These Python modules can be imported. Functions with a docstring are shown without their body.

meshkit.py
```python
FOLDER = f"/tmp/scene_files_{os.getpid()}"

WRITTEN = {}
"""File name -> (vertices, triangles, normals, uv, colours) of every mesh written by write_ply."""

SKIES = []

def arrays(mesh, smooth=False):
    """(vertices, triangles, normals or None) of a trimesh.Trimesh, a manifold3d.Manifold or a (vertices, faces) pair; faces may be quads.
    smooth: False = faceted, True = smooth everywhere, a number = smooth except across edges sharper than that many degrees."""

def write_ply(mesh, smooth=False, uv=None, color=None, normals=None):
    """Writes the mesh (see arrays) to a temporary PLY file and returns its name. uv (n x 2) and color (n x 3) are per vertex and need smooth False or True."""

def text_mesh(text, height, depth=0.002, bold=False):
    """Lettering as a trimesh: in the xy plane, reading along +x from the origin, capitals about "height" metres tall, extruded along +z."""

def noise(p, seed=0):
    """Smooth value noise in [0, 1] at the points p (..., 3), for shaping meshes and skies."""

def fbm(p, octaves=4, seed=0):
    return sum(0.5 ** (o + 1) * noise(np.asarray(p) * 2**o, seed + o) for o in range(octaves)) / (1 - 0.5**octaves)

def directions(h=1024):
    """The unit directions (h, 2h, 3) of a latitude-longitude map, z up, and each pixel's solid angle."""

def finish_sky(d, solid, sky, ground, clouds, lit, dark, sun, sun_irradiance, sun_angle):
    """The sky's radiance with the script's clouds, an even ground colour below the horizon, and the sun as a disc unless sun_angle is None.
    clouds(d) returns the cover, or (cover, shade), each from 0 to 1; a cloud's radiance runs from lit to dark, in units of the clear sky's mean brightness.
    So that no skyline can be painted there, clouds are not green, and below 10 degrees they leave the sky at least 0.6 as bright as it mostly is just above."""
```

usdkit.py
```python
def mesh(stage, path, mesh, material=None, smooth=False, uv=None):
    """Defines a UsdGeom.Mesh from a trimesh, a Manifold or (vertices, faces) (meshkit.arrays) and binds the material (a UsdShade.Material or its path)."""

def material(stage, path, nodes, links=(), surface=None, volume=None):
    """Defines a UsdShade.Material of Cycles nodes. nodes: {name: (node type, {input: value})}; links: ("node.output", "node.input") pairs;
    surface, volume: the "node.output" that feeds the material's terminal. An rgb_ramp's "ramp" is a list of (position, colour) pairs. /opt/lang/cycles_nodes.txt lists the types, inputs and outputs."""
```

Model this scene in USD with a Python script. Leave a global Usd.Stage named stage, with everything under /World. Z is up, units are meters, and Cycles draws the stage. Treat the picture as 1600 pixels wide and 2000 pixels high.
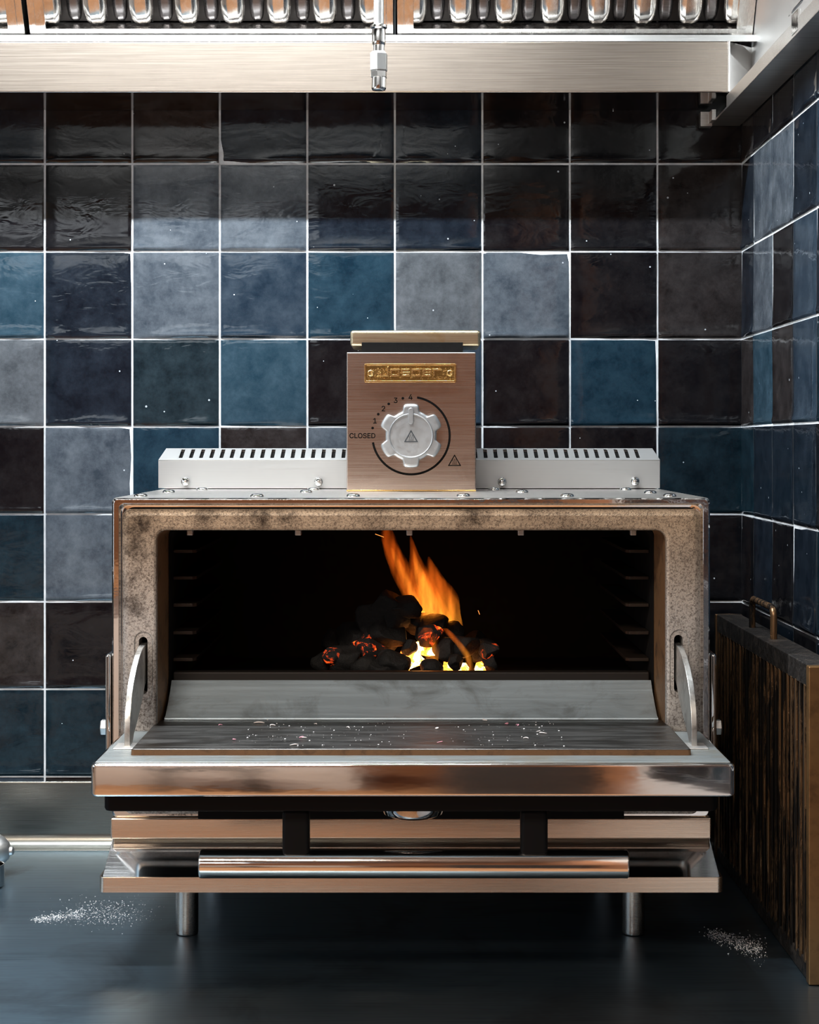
import math, random
import numpy as np, trimesh, manifold3d as m3, usdkit, meshkit
from shapely.geometry import Polygon, Point, LineString, box as sbox
from shapely import affinity
from shapely.ops import unary_union
from pxr import Usd, UsdGeom, UsdLux, UsdShade, Gf, Sdf

random.seed(7)
rng = np.random.default_rng(7)
stage = Usd.Stage.CreateInMemory()
UsdGeom.SetStageUpAxis(stage, 'Z')
UsdGeom.SetStageMetersPerUnit(stage, 1.0)
UsdGeom.Xform.Define(stage, '/World')
UsdGeom.Scope.Define(stage, '/World/Looks')

# ------------------------------------------------------------------ camera
HZ, D = 1.516, 2.69            # eye height, distance from the lens to the tiled back wall (the wall is y = 0)
U = 1 / 1271.0                 # metres per photo pixel on the back wall
EXPOSURE = 0.0
cam = UsdGeom.Camera.Define(stage, '/World/camera')
cam.AddTranslateOp().Set((0, -D, HZ))
cam.AddRotateXOp().Set(90)
cam.CreateHorizontalApertureAttr(24.0)
cam.CreateVerticalApertureAttr(30.0)
cam.CreateFocalLengthAttr(3420 / 1600 * 24.0)
cam.CreateHorizontalApertureOffsetAttr(-3 / 1600 * 24.0)
cam.CreateVerticalApertureOffsetAttr(-133 / 1600 * 24.0)
cam.CreateClippingRangeAttr((0.05, 100))
cam.CreateExposureAttr(EXPOSURE)


def P(px, py, s):
    """A point measured in the photo, given how much nearer than the back wall it is (s = 1 on the wall)."""
    return np.array([(px - 803) / s * U, -D * (1 - 1 / s), HZ + (867 - py) / s * U])


# ------------------------------------------------------------------ lights
def rect_light(path, loc, rot, w, h, intensity, color):
    l = UsdLux.RectLight.Define(stage, path)
    l.AddTranslateOp().Set(Gf.Vec3d(*map(float, loc)))
    l.AddRotateXYZOp().Set(Gf.Vec3f(*rot))
    l.CreateWidthAttr(w); l.CreateHeightAttr(h)
    l.CreateIntensityAttr(intensity); l.CreateColorAttr(Gf.Vec3f(*color))
    return l


UsdGeom.Xform.Define(stage, '/World/daylight')
# daylight through the left wall's window, and through the window behind the photographer
rect_light('/World/daylight/left_window_light', (-2.19, -1.95, 1.95), (0, -90, 0), 1.5, 2.0, 2.0, (0.78, 0.90, 1.0))
rect_light('/World/daylight/rear_window_light', (-1.35, -5.95, 2.87), (90, 0, 0), 1.3, .58, 3.8, (0.92, 0.96, 1.0))

# ------------------------------------------------------------------ prim helpers
names, base_of = {}, {'/World': np.zeros(3)}


def numbered(parent, name):
    k = names.get((parent, name), 0)
    names[(parent, name)] = k + 1
    return name if k == 0 else f'{name}_{k:03d}'


def path_of(parent):
    return '/World' if parent is None else str(parent.GetPath())


def obj(name, mesh, mat, parent=None, smooth=False, label=None):
    pp = path_of(parent)
    path = f'{pp}/{numbered(pp, name)}'
    v, f, _ = meshkit.arrays(mesh)
    base = base_of.get(pp, np.zeros(3))
    m = usdkit.mesh(stage, path, (v - base, f), '/World/Looks/' + mat, smooth=smooth)
    base_of[path] = base
    if label:
        m.GetPrim().SetCustomDataByKey('label', label)
    return m.GetPrim()


def tag(prim, label, cat, group=None, kind=None):
    prim.SetCustomDataByKey('label', label)
    prim.SetCustomDataByKey('category', cat)
    if group:
        prim.SetCustomDataByKey('group', group)
    if kind:
        prim.SetCustomDataByKey('kind', kind)
    return prim


def thing(name, label, cat, base=(0, 0, 0), group=None):
    path = f"/World/{numbered('/World', name)}"
    x = UsdGeom.Xform.Define(stage, path)
    x.AddTranslateOp().Set(Gf.Vec3d(*map(float, base)))
    base_of[path] = np.array(base, float)
    return tag(x.GetPrim(), label, cat, group)


def copy_of(proto, loc, label, rot=None, scale=None):
    p0 = str(proto.GetPath())
    name = p0.split('/')[-1].split('_0')[0]
    path = f"/World/{numbered('/World', name)}"
    x = UsdGeom.Xform.Define(stage, path)
    x.AddTranslateOp().Set(Gf.Vec3d(*map(float, loc)))
    if rot is not None:
        x.AddRotateXYZOp().Set(Gf.Vec3f(*map(float, rot)))
    if scale is not None:
        x.AddScaleOp().Set(Gf.Vec3f(*map(float, scale)))
    was = proto.GetCustomData()
    x.GetPrim().GetReferences().AddInternalReference(proto.GetPath())
    x.GetPrim().SetInstanceable(True)
    return tag(x.GetPrim(), label, was['category'], was.get('group'))


def struct(name, mesh, mat, smooth=False, label=None):
    p = obj(name, mesh, mat, None, smooth)
    p.SetCustomDataByKey('kind', 'structure')
    if label:
        p.SetCustomDataByKey('label', label)
    return p


# ------------------------------------------------------------------ shape helpers
def cat(*ms):
    vs, fs, n = [], [], 0
    for m in ms:
        v, f, _ = meshkit.arrays(m)
        vs.append(v); fs.append(np.asarray(f) + n); n += len(v)
    return np.vstack(vs), np.vstack(fs)


def bx(x0, x1, y0, y1, z0, z1):
    m = trimesh.creation.box([x1 - x0, y1 - y0, z1 - z0])
    m.apply_translation([(x0 + x1) / 2, (y0 + y1) / 2, (z0 + z1) / 2])
    return m


def rbox(x0, x1, y0, y1, z0, z1, r, seg=8):
    """A box with rounded edges."""
    s = m3.Manifold.sphere(r, seg)
    return m3.Manifold.batch_hull([s.translate((x, y, z)) for x in (x0 + r, x1 - r) for y in (y0 + r, y1 - r) for z in (z0 + r, z1 - r)])


def loft(rings, closed=True, cap0=False, cap1=False):
    n = len(rings[0])
    v = np.vstack(rings)
    f = []
    for k in range(len(rings) - 1):
        for i in range(n if closed else n - 1):
            j = (i + 1) % n
            a, b, c, d = k * n + i, k * n + j, (k + 1) * n + j, (k + 1) * n + i
            f += [[a, b, c], [a, c, d]]
    if cap0 or cap1:
        v = np.vstack([v, rings[0].mean(0)[None], rings[-1].mean(0)[None]])
        c0, c1 = len(v) - 2, len(v) - 1
        for i in range(n):
            j = (i + 1) % n
            if cap0:
                f.append([c0, j, i])
            if cap1:
                o = (len(rings) - 1) * n
                f.append([c1, o + i, o + j])
    return v, np.array(f)


def rrect(x0, x1, z0, z1, r, n=6):
    pts = []
    for cx, cz, a0 in ((x1 - r, z1 - r, 0), (x0 + r, z1 - r, 90), (x0 + r, z0 + r, 180), (x1 - r, z0 + r, 270)):
        for k in range(n + 1):
            a = math.radians(a0 + 90 * k / n)
            pts.append((cx + r * math.cos(a), cz + r * math.sin(a)))
    return np.array(pts)


def stadium(cx, z0, z1, r, n=10):
    pts = [(cx + r * math.cos(a), z1 - r + r * math.sin(a)) for a in np.linspace(0, math.pi, n)]
    pts += [(cx + r * math.cos(a), z0 + r + r * math.sin(a)) for a in np.linspace(math.pi, 2 * math.pi, n)]
    return np.array(pts)


def ring(xz, y):
    return np.column_stack([xz[:, 0], np.full(len(xz), y), xz[:, 1]])


def flat(poly, y):
    """A triangulated polygon of the xz plane at y, facing the viewer."""
    v, f = trimesh.creation.triangulate_polygon(poly, engine='earcut')
    return np.column_stack([v[:, 0], np.full(len(v), y), v[:, 1]]), np.asarray(f)


def plate_xz(poly, y0, y1):
    """A polygon of the xz plane given thickness from y0 to y1."""
    ms = []
    for g in getattr(poly, 'geoms', [poly]):
        m = trimesh.creation.extrude_polygon(g, abs(y1 - y0), engine='earcut')
        v = np.asarray(m.vertices)
        ms.append((np.column_stack([v[:, 0], max(y0, y1) - v[:, 2], v[:, 1]]), np.asarray(m.faces)))
    return cat(*ms)


def profile_x(yz, x0, x1, close=True):
    """A closed outline of the yz plane extruded along x, with end caps."""
    poly = Polygon(yz)
    m = trimesh.creation.extrude_polygon(poly, x1 - x0, engine='earcut')
    v = np.asarray(m.vertices)
    return np.column_stack([x0 + v[:, 2], v[:, 0], v[:, 1]]), np.asarray(m.faces)


def lathe(profile, loc, axis='z', seg=32):
    """Profile of (radius, height) turned about an axis through loc."""
    a = np.arange(seg) * 2 * np.pi / seg
    rings = []
    for r, h in profile:
        c, s = r * np.cos(a), r * np.sin(a)
        hh = np.full(seg, h)
        rings.append(np.column_stack({'z': (c, s, hh), '-y': (c, -hh, s), 'x': (hh, c, s)}[axis]) + np.asarray(loc))
    return loft(rings, True, True, True)


def cyl(p0, p1, r, seg=24, ch=0.0):
    p0, p1 = np.asarray(p0, float), np.asarray(p1, float)
    L = np.linalg.norm(p1 - p0)
    t = (p1 - p0) / L
    a = np.cross(t, [0, 0, 1.0] if abs(t[2]) < 0.9 else [1.0, 0, 0]); a /= np.linalg.norm(a)
    b = np.cross(t, a)
    ang = np.arange(seg) * 2 * np.pi / seg
    circ = np.cos(ang)[:, None] * a + np.sin(ang)[:, None] * b
    prof = [(r - ch, 0), (r, ch), (r, L - ch), (r - ch, L)] if ch else [(r, 0), (r, L)]
    return loft([p0 + t * h + circ * q for q, h in prof], True, True, True)


def tube(pts, r, seg=10):
    pts = np.asarray(pts, float)
    t = np.gradient(pts, axis=0); t /= np.linalg.norm(t, axis=1)[:, None]
    up = np.array([0, 0, 1.0]) if abs(t[0][2]) < 0.9 else np.array([1.0, 0, 0])
    a = np.cross(t[0], up); a /= np.linalg.norm(a)
    ang = np.arange(seg) * 2 * np.pi / seg
    rings = []
    for k in range(len(pts)):
        a = a - t[k] * np.dot(a, t[k]); a /= np.linalg.norm(a)
        b = np.cross(t[k], a)
        rr = r[k] if np.ndim(r) else r
        rings.append(pts[k] + rr * (np.cos(ang)[:, None] * a + np.sin(ang)[:, None] * b))
    return loft(rings, True, True, True)


# ------------------------------------------------------------------ materials
def M(name, nodes, links, surface='p.BSDF', volume=None):
    usdkit.material(stage, '/World/Looks/' + name, nodes, links, surface=surface, volume=volume)
    return name


def steel(name, color, rough, stretch=(9, 1100, 1100), r_var=0.06, bump=0.00005, bevel=0.0012, dirt=None, dirt_amt=0.5, dirt_scale=9.0, aniso=0.0, metallic=1.0, spec=0.5):
    n = {'g': ('geometry', {}),
         'mp': ('mapping', {'scale': stretch}),
         'nz': ('noise_texture', {'scale': 1.0, 'detail': 4.0, 'roughness': 0.6}),
         'rr': ('map_range', {'from_min': 0.3, 'from_max': 0.7, 'to_min': max(0.02, rough - r_var), 'to_max': rough + r_var, 'clamp': True}),
         'bv': ('bevel', {'radius': bevel, 'samples': 4}),
         'bp': ('bump', {'strength': 0.35, 'distance': bump}),
         'p': ('principled_bsdf', {'metallic': metallic, 'specular_ior_level': spec, 'base_color': color, 'anisotropic': aniso})}
    l = [('g.position', 'mp.vector'), ('mp.vector', 'nz.vector'), ('nz.fac', 'rr.value'), ('rr.result', 'p.roughness'),
         ('nz.fac', 'bp.height'), ('bv.bevel', 'bp.normal'), ('bp.normal', 'p.normal')]
    if dirt is not None:
        n['dn'] = ('noise_texture', {'scale': dirt_scale, 'detail': 6.0, 'roughness': 0.65, 'distortion': 0.6})
        n['dr'] = ('map_range', {'from_min': 0.5, 'from_max': 0.72, 'to_min': 0.0, 'to_max': dirt_amt, 'clamp': True})
        n['dm'] = ('mix', {'color1': color, 'color2': dirt})
        l += [('g.position', 'dn.vector'), ('dn.fac', 'dr.value'), ('dr.result', 'dm.fac'), ('dm.color', 'p.base_color')]
    return M(name, n, l)


steel('steel_brushed', (0.62, 0.60, 0.57), 0.34, dirt=(0.30, 0.27, 0.24), dirt_amt=0.35, dirt_scale=7)
steel('steel_matte', (0.66, 0.66, 0.65), 0.42, r_var=0.08)
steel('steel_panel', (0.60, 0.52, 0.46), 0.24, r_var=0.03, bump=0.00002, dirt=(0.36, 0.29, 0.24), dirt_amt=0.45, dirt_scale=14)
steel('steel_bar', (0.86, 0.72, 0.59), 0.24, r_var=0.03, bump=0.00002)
steel('steel_polished', (0.80, 0.775, 0.755), 0.08, stretch=(5, 22, 22), r_var=0.04, bump=0.0010, bevel=0.002)
steel('steel_mirror', (0.62, 0.62, 0.62), 0.07, r_var=0.02, bump=0.00001)
steel('steel_dark_polished', (0.42, 0.41, 0.41), 0.10, r_var=0.04)
steel('steel_hood_front', (0.20, 0.19, 0.18), 0.4)
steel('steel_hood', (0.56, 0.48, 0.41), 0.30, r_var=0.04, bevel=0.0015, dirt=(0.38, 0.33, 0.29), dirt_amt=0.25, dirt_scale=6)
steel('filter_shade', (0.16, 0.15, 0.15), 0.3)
steel('steel_filter', (0.76, 0.73, 0.70), 0.18, stretch=(120, 120, 8), r_var=0.06, bump=0.0003, dirt=(0.35, 0.28, 0.20), dirt_amt=0.4, dirt_scale=40)
steel('chrome', (0.80, 0.79, 0.78), 0.05, stretch=(20, 20, 20), r_var=0.02, bump=0.0006)
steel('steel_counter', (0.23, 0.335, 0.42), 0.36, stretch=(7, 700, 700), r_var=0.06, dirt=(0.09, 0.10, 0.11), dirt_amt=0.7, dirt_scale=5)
steel('steel_black', (0.005, 0.005, 0.0055), 0.5, metallic=0.0, spec=0.10)
steel('steel_grey', (0.22, 0.245, 0.25), 0.46, metallic=0.6, stretch=(8, 200, 200), r_var=0.10, bump=0.0001, dirt=(0.20, 0.175, 0.13), dirt_amt=0.75, dirt_scale=16)
steel('steel_plate', (0.12, 0.116, 0.112), 0.42, stretch=(12, 90, 90), r_var=0.14, bump=0.0004, dirt=(0.05, 0.042, 0.036), dirt_amt=0.9, dirt_scale=15)
steel('arm_steel', (0.60, 0.60, 0.58), 0.38, stretch=(200, 200, 12), dirt=(0.16, 0.15, 0.14), dirt_amt=0.8, dirt_scale=45)
steel('brass', (0.80, 0.55, 0.22), 0.24, r_var=0.08, bevel=0.0008)
steel('brass_ground', (0.34, 0.20, 0.065), 0.4)
steel('steel_guard', (0.46, 0.46, 0.455), 0.5, metallic=0.75)
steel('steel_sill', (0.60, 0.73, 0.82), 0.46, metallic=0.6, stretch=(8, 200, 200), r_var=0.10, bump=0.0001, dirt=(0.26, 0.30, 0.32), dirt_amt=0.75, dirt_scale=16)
steel('steel_upstand', (0.17, 0.17, 0.155), 0.30)
steel('rust_edge', (0.20, 0.105, 0.05), 0.55, metallic=0.4, stretch=(400, 400, 400), r_var=0.1, bump=0.0004, bevel=0.0003, dirt=(0.08, 0.045, 0.025), dirt_amt=0.9, dirt_scale=60)
steel('cap_steel', (0.64, 0.55, 0.38), 0.32, dirt=(0.55, 0.36, 0.14), dirt_amt=0.6, dirt_scale=18, bevel=0.002)
steel('knob_metal', (0.40, 0.415, 0.43), 0.48, stretch=(150, 150, 150), bump=0.0003, bevel=0.0015)
steel('iron_dark', (0.018, 0.014, 0.012), 0.55, metallic=0.4)
steel('interior', (0.0035, 0.003, 0.0028), 0.85, spec=0.2, metallic=0.0, stretch=(60, 60, 60), bump=0.002)
steel('rail_iron', (0.035, 0.024, 0.018), 0.4, metallic=0.5, stretch=(60, 60, 60))
steel('jamb_iron', (0.24, 0.13, 0.06), 0.6, metallic=0.3, stretch=(300, 300, 300), dirt=(0.03, 0.02, 0.015), dirt_amt=0.9, dirt_scale=30)
M('black_print', {'p': ('principled_bsdf', {'base_color': (0.006, 0.0055, 0.005), 'roughness': 0.9, 'specular_ior_level': 0.05})}, [])
M('grey_print', {'p': ('principled_bsdf', {'base_color': (0.05, 0.055, 0.06), 'roughness': 0.9, 'specular_ior_level': 0.1})}, [])
# sand-cast frame with baked-on grease
# baked-on grease stains of the cast frame: centre and size
STAINS = [(tuple(P(x, y, 1.27)), r) for x, y, r in ((272, 1025, .055), (262, 1070, .045), (400, 1012, .040), (505, 1008, .060), (560, 1014, .035), (925, 1006, .055), (262, 1185, .035), (1330, 1081, .008), (318, 1375, .035), (258, 1130, .03))]
M('cast_metal', {
    'g': ('geometry', {}),
    'fine': ('noise_texture', {'scale': 900.0, 'detail': 2.0}),
    'sp': ('noise_texture', {'scale': 420.0, 'detail': 3.0, 'roughness': 0.7}),
    'big': ('noise_texture', {'scale': 13.0, 'detail': 4.0, 'roughness': 0.6, 'distortion': 0.4}),
    'spr': ('map_range', {'from_min': 0.46, 'from_max': 0.66, 'to_min': 0.0, 'to_max': 0.7, 'clamp': True}),
    'bgr': ('map_range', {'from_min': 0.48, 'from_max': 0.68, 'to_min': 0.0, 'to_max': 0.9, 'clamp': True}),
    'm1': ('math', {'math_type': 'multiply_add', 'value3': 0.0, 'use_clamp': True}),
    'sepz': ('separate_xyz', {}),
    'zr': ('map_range', {'from_min': 1.30, 'from_max': 1.42, 'to_min': 0.0, 'to_max': 1.0, 'clamp': True}),
    'col': ('mix', {'color1': (0.62, 0.59, 0.56), 'color2': (0.54, 0.42, 0.30)}),
    'dots': ('mix', {'color2': (0.07, 0.05, 0.04)}),
    **{f'd{k}': ('vector_math', {'math_type': 'distance', 'vector2': c}) for k, (c, r) in enumerate(STAINS)},
    **{f'r{k}': ('map_range', {'from_min': 0.0, 'from_max': r, 'to_min': 1.0, 'to_max': 0.0, 'clamp': True}) for k, (c, r) in enumerate(STAINS)},
    **{f'a{k}': ('math', {'math_type': 'maximum', 'value1': 0.0}) for k in range(len(STAINS))},
    'sn': ('noise_texture', {'scale': 75.0, 'detail': 6.0, 'roughness': 0.8, 'distortion': 0.5}),
    'sm': ('math', {'math_type': 'multiply_add', 'value2': 2.0}), 'sr': ('map_range', {'from_min': 1.50, 'from_max': 2.15, 'to_min': 0.0, 'to_max': 0.95, 'clamp': True}),
    'burn': ('mix', {'color2': (0.022, 0.012, 0.007)}),
    'soot': ('mix', {'color2': (0.05, 0.03, 0.018)}),
    'bp': ('bump', {'strength': 0.6, 'distance': 0.0008}),
    'p': ('principled_bsdf', {'metallic': 0.55, 'roughness': 0.52})},
  [('g.position', 'fine.vector'), ('g.position', 'sp.vector'), ('g.position', 'big.vector'), ('g.position', 'sepz.vector'),
   ('sepz.z', 'zr.value'), ('zr.result', 'col.fac'), ('sp.fac', 'spr.value'), ('big.fac', 'bgr.value'),
   ('col.color', 'dots.color1'), ('spr.result', 'dots.fac'), ('dots.color', 'soot.color1'),
   ('bgr.result', 'm1.value1'), ('sp.fac', 'm1.value2'), ('m1.value', 'soot.fac'), ('soot.color', 'burn.color1'), ('burn.color', 'p.base_color'), ('g.position', 'sn.vector'), ('sn.fac', 'sm.value1'), (f'a{len(STAINS) - 1}.value', 'sm.value3'), ('sm.value', 'sr.value'), ('sr.result', 'burn.fac'),
   ('fine.fac', 'bp.height'), ('bp.normal', 'p.normal')]
  + [('g.position', f'd{k}.vector1') for k in range(len(STAINS))] + [(f'd{k}.value', f'r{k}.value') for k in range(len(STAINS))]
  + [(f'r{k}.result', f'a{k}.value2') for k in range(len(STAINS))] + [(f'a{k - 1}.value', f'a{k}.value1') for k in range(1, len(STAINS))])
# grout
M('grout', {'g': ('geometry', {}), 'n': ('noise_texture', {'scale': 60.0, 'detail': 4.0}),
            'c': ('rgb_ramp', {'ramp': [(0.3, (0.50, 0.53, 0.56)), (0.7, (0.72, 0.74, 0.76))]}),
            'bp': ('bump', {'strength': 0.5, 'distance': 0.001}),
            'p': ('principled_bsdf', {'roughness': 0.8})},
  [('g.position', 'n.vector'), ('n.fac', 'c.fac'), ('c.color', 'p.base_color'), ('n.fac', 'bp.height'), ('bp.normal', 'p.normal')])
# glazes of the hand-made tiles
GLAZE = {'K': ((0.0018, 0.0022, 0.0036), (0.010, 0.0098, 0.011)), 'D': ((0.0028, 0.0055, 0.0095), (0.012, 0.018, 0.027)),
         'N': ((0.009, 0.019, 0.032), (0.032, 0.048, 0.067)), 'S': ((0.030, 0.041, 0.055), (0.100, 0.117, 0.137)),
         'U': ((0.010, 0.030, 0.047), (0.034, 0.066, 0.092)), 'T': ((0.0022, 0.0085, 0.0135), (0.0095, 0.024, 0.034)),
         'B': ((0.008, 0.0072, 0.0074), (0.032, 0.0285, 0.0290)), 'V': ((0.004, 0.016, 0.028), (0.016, 0.041, 0.062)), 'W': ((0.004, 0.010, 0.014), (0.017, 0.030, 0.038)), 'G': ((0.040, 0.047, 0.054), (0.105, 0.115, 0.128))}
for k, (a, b) in GLAZE.items():
    M('glaze_' + k, {
        'g': ('geometry', {}),
        'n': ('noise_texture', {'scale': 26.0, 'detail': 7.0, 'roughness': 0.72, 'distortion': 0.1}),
        'c': ('map_range', {'from_min': 0.33, 'from_max': 0.69, 'clamp': True}),
        'mx': ('mix', {'color1': a, 'color2': b}),
        'v': ('voronoi_texture', {'scale': 34.0}),
        'vn': ('noise_texture', {'scale': 11.0, 'detail': 1.0}),
        'vt': ('math', {'math_type': 'multiply', 'value2': 0.075}),
        'vl': ('math', {'math_type': 'less_than'}),
        'sp': ('mix', {'color2': (0.42, 0.46, 0.50)}),
        'mpw': ('mapping', {'scale': (16, 16, 34)}),
        'w': ('noise_texture', {'scale': 1.0, 'detail': 3.0, 'roughness': 0.55, 'distortion': 0.6}),
        'bp': ('bump', {'strength': 1.0, 'distance': 0.0006}),
        'rr': ('map_range', {'from_min': 0.35, 'from_max': 0.65, 'to_min': 0.05, 'to_max': 0.14, 'clamp': True}),
        'p': ('principled_bsdf', {'specular_ior_level': 0.38})},
      [('g.position', 'n.vector'), ('n.fac', 'c.value'), ('c.result', 'mx.fac'), ('g.position', 'v.vector'), ('g.position', 'vn.vector'),
       ('vn.fac', 'vt.value1'), ('v.distance', 'vl.value1'), ('vt.value', 'vl.value2'), ('vl.value', 'sp.fac'), ('mx.color', 'sp.color1'),
       ('sp.color', 'p.base_color'), ('g.position', 'mpw.vector'), ('mpw.vector', 'w.vector'), ('w.fac', 'bp.height'), ('bp.normal', 'p.normal'),
       ('n.fac', 'rr.value'), ('rr.result', 'p.roughness')])
# greasy grill grate: bronze-brown iron under black crust
M('grate_iron', {
    'g': ('geometry', {}), 'mp': ('mapping', {'scale': (60, 60, 7)}),
    'n': ('noise_texture', {'scale': 1.0, 'detail': 6.0, 'roughness': 0.7}),
    'c': ('map_range', {'from_min': 0.46, 'from_max': 0.54, 'clamp': True}),
    'mx': ('mix', {'color1': (0.21, 0.120, 0.060), 'color2': (0.010, 0.008, 0.007)}),
    'rr': ('map_range', {'to_min': 0.36, 'to_max': 0.6}),
    'bp': ('bump', {'strength': 0.8, 'distance': 0.002}),
    'p': ('principled_bsdf', {'metallic': 0.75})},
  [('g.position', 'mp.vector'), ('mp.vector', 'n.vector'), ('n.fac', 'c.value'), ('c.result', 'mx.fac'), ('mx.color', 'p.base_color'),
   ('c.result', 'rr.value'), ('rr.result', 'p.roughness'), ('c.result', 'bp.height'), ('bp.normal', 'p.normal')])
steel('grate_crust', (0.010, 0.008, 0.007), 0.55, metallic=0.2, stretch=(160, 160, 160), r_var=0.15, bump=0.004, dirt=(0.07, 0.055, 0.045), dirt_amt=0.8, dirt_scale=40)
steel('grate_bronze', (0.30, 0.17, 0.075), 0.36, metallic=0.8, stretch=(60, 60, 60), dirt=(0.06, 0.035, 0.02), dirt_amt=0.7, dirt_scale=20)
M('charcoal', {
    'g': ('geometry', {}), 'n': ('noise_texture', {'scale': 90.0, 'detail': 5.0, 'roughness': 0.7}),
    'c': ('rgb_ramp', {'ramp': [(0.35, (0.0015, 0.0015, 0.0015)), (0.75, (0.006, 0.0055, 0.005))]}),
    'bp': ('bump', {'strength': 0.9, 'distance': 0.003}),
    'p': ('principled_bsdf', {'roughness': 0.75})},
  [('g.position', 'n.vector'), ('n.fac', 'c.fac'), ('c.color', 'p.base_color'), ('n.fac', 'bp.height'), ('bp.normal', 'p.normal')])


def ember(name, lo, hi, strength):
    M(name, {
        'g': ('geometry', {}), 'n': ('noise_texture', {'scale': 75.0, 'detail': 4.0, 'roughness': 0.65, 'distortion': 0.8}),
        'c': ('rgb_ramp', {'ramp': [(lo, (0, 0, 0)), (lo + 0.35 * (hi - lo), (0.45, 0.035, 0.004)), (lo + 0.7 * (hi - lo), (1.0, 0.22, 0.02)), (hi, (1.0, 0.62, 0.22))]}),
        'bp': ('bump', {'strength': 0.8, 'distance': 0.003}),
        'p': ('principled_bsdf', {'roughness': 0.8, 'base_color': (0.012, 0.010, 0.010), 'emission_strength': strength})},
      [('g.position', 'n.vector'), ('n.fac', 'c.fac'), ('c.color', 'p.emission_color'), ('n.fac', 'bp.height'), ('bp.normal', 'p.normal')])


ember('ember_hot', 0.22, 0.60, 9.0)
ember('ember_dim', 0.54, 0.82, 2.2)


def flame_mat(name, strength, z0, z1, hot):
    M(name, {
        'g': ('geometry', {}), 's': ('separate_xyz', {}),
        'h': ('map_range', {'from_min': z0, 'from_max': z1, 'to_min': 0.0, 'to_max': 1.0, 'clamp': True}),
        'c': ('rgb_ramp', {'ramp': [(0.0, (1.0, 0.27, 0.035)), (hot, (1.0, 0.31, 0.025)), (min(0.98, hot + 0.3), (1.0, 0.17, 0.012)), (1.0, (1.0, 0.12, 0.008))]}),
        'mp': ('mapping', {'scale': (130, 130, 26), 'rotation': (0, -0.25, 0)}),
        'n': ('noise_texture', {'scale': 1.0, 'detail': 3.0, 'roughness': 0.5}),
        'nr': ('map_range', {'from_min': 0.32, 'from_max': 0.68, 'to_min': 0.12, 'to_max': 1.8, 'clamp': True}),
        'f': ('map_range', {'from_min': z0, 'from_max': z1, 'to_min': strength, 'to_max': strength * 0.22, 'clamp': True}),
        'e': ('math', {'math_type': 'multiply'}),
        'v': ('principled_volume', {'density': 0.0})},
      [('g.position', 's.vector'), ('s.z', 'h.value'), ('h.result', 'c.fac'), ('g.position', 'mp.vector'), ('mp.vector', 'n.vector'),
       ('n.fac', 'nr.value'), ('s.z', 'f.value'), ('nr.result', 'e.value1'), ('f.result', 'e.value2'), ('e.value', 'v.emission_strength'),
       ('c.color', 'v.emission_color')], surface=None, volume='v.volume')


flame_mat('flame_gas', 34.0, 1.27, 1.42, 0.05)
flame_mat('flame_core', 60.0, 1.27, 1.40, 0.6)
flame_mat('flame_gas_low', 40.0, 1.22, 1.29, 0.3)
M('onion_pink', {'p': ('principled_bsdf', {'base_color': (0.70, 0.30, 0.38), 'roughness': 0.45})}, [])
M('onion_white', {'p': ('principled_bsdf', {'base_color': (0.72, 0.66, 0.64), 'roughness': 0.45})}, [])
M('flour', {'p': ('principled_bsdf', {'base_color': (0.80, 0.80, 0.80), 'roughness': 0.9})}, [])
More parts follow.
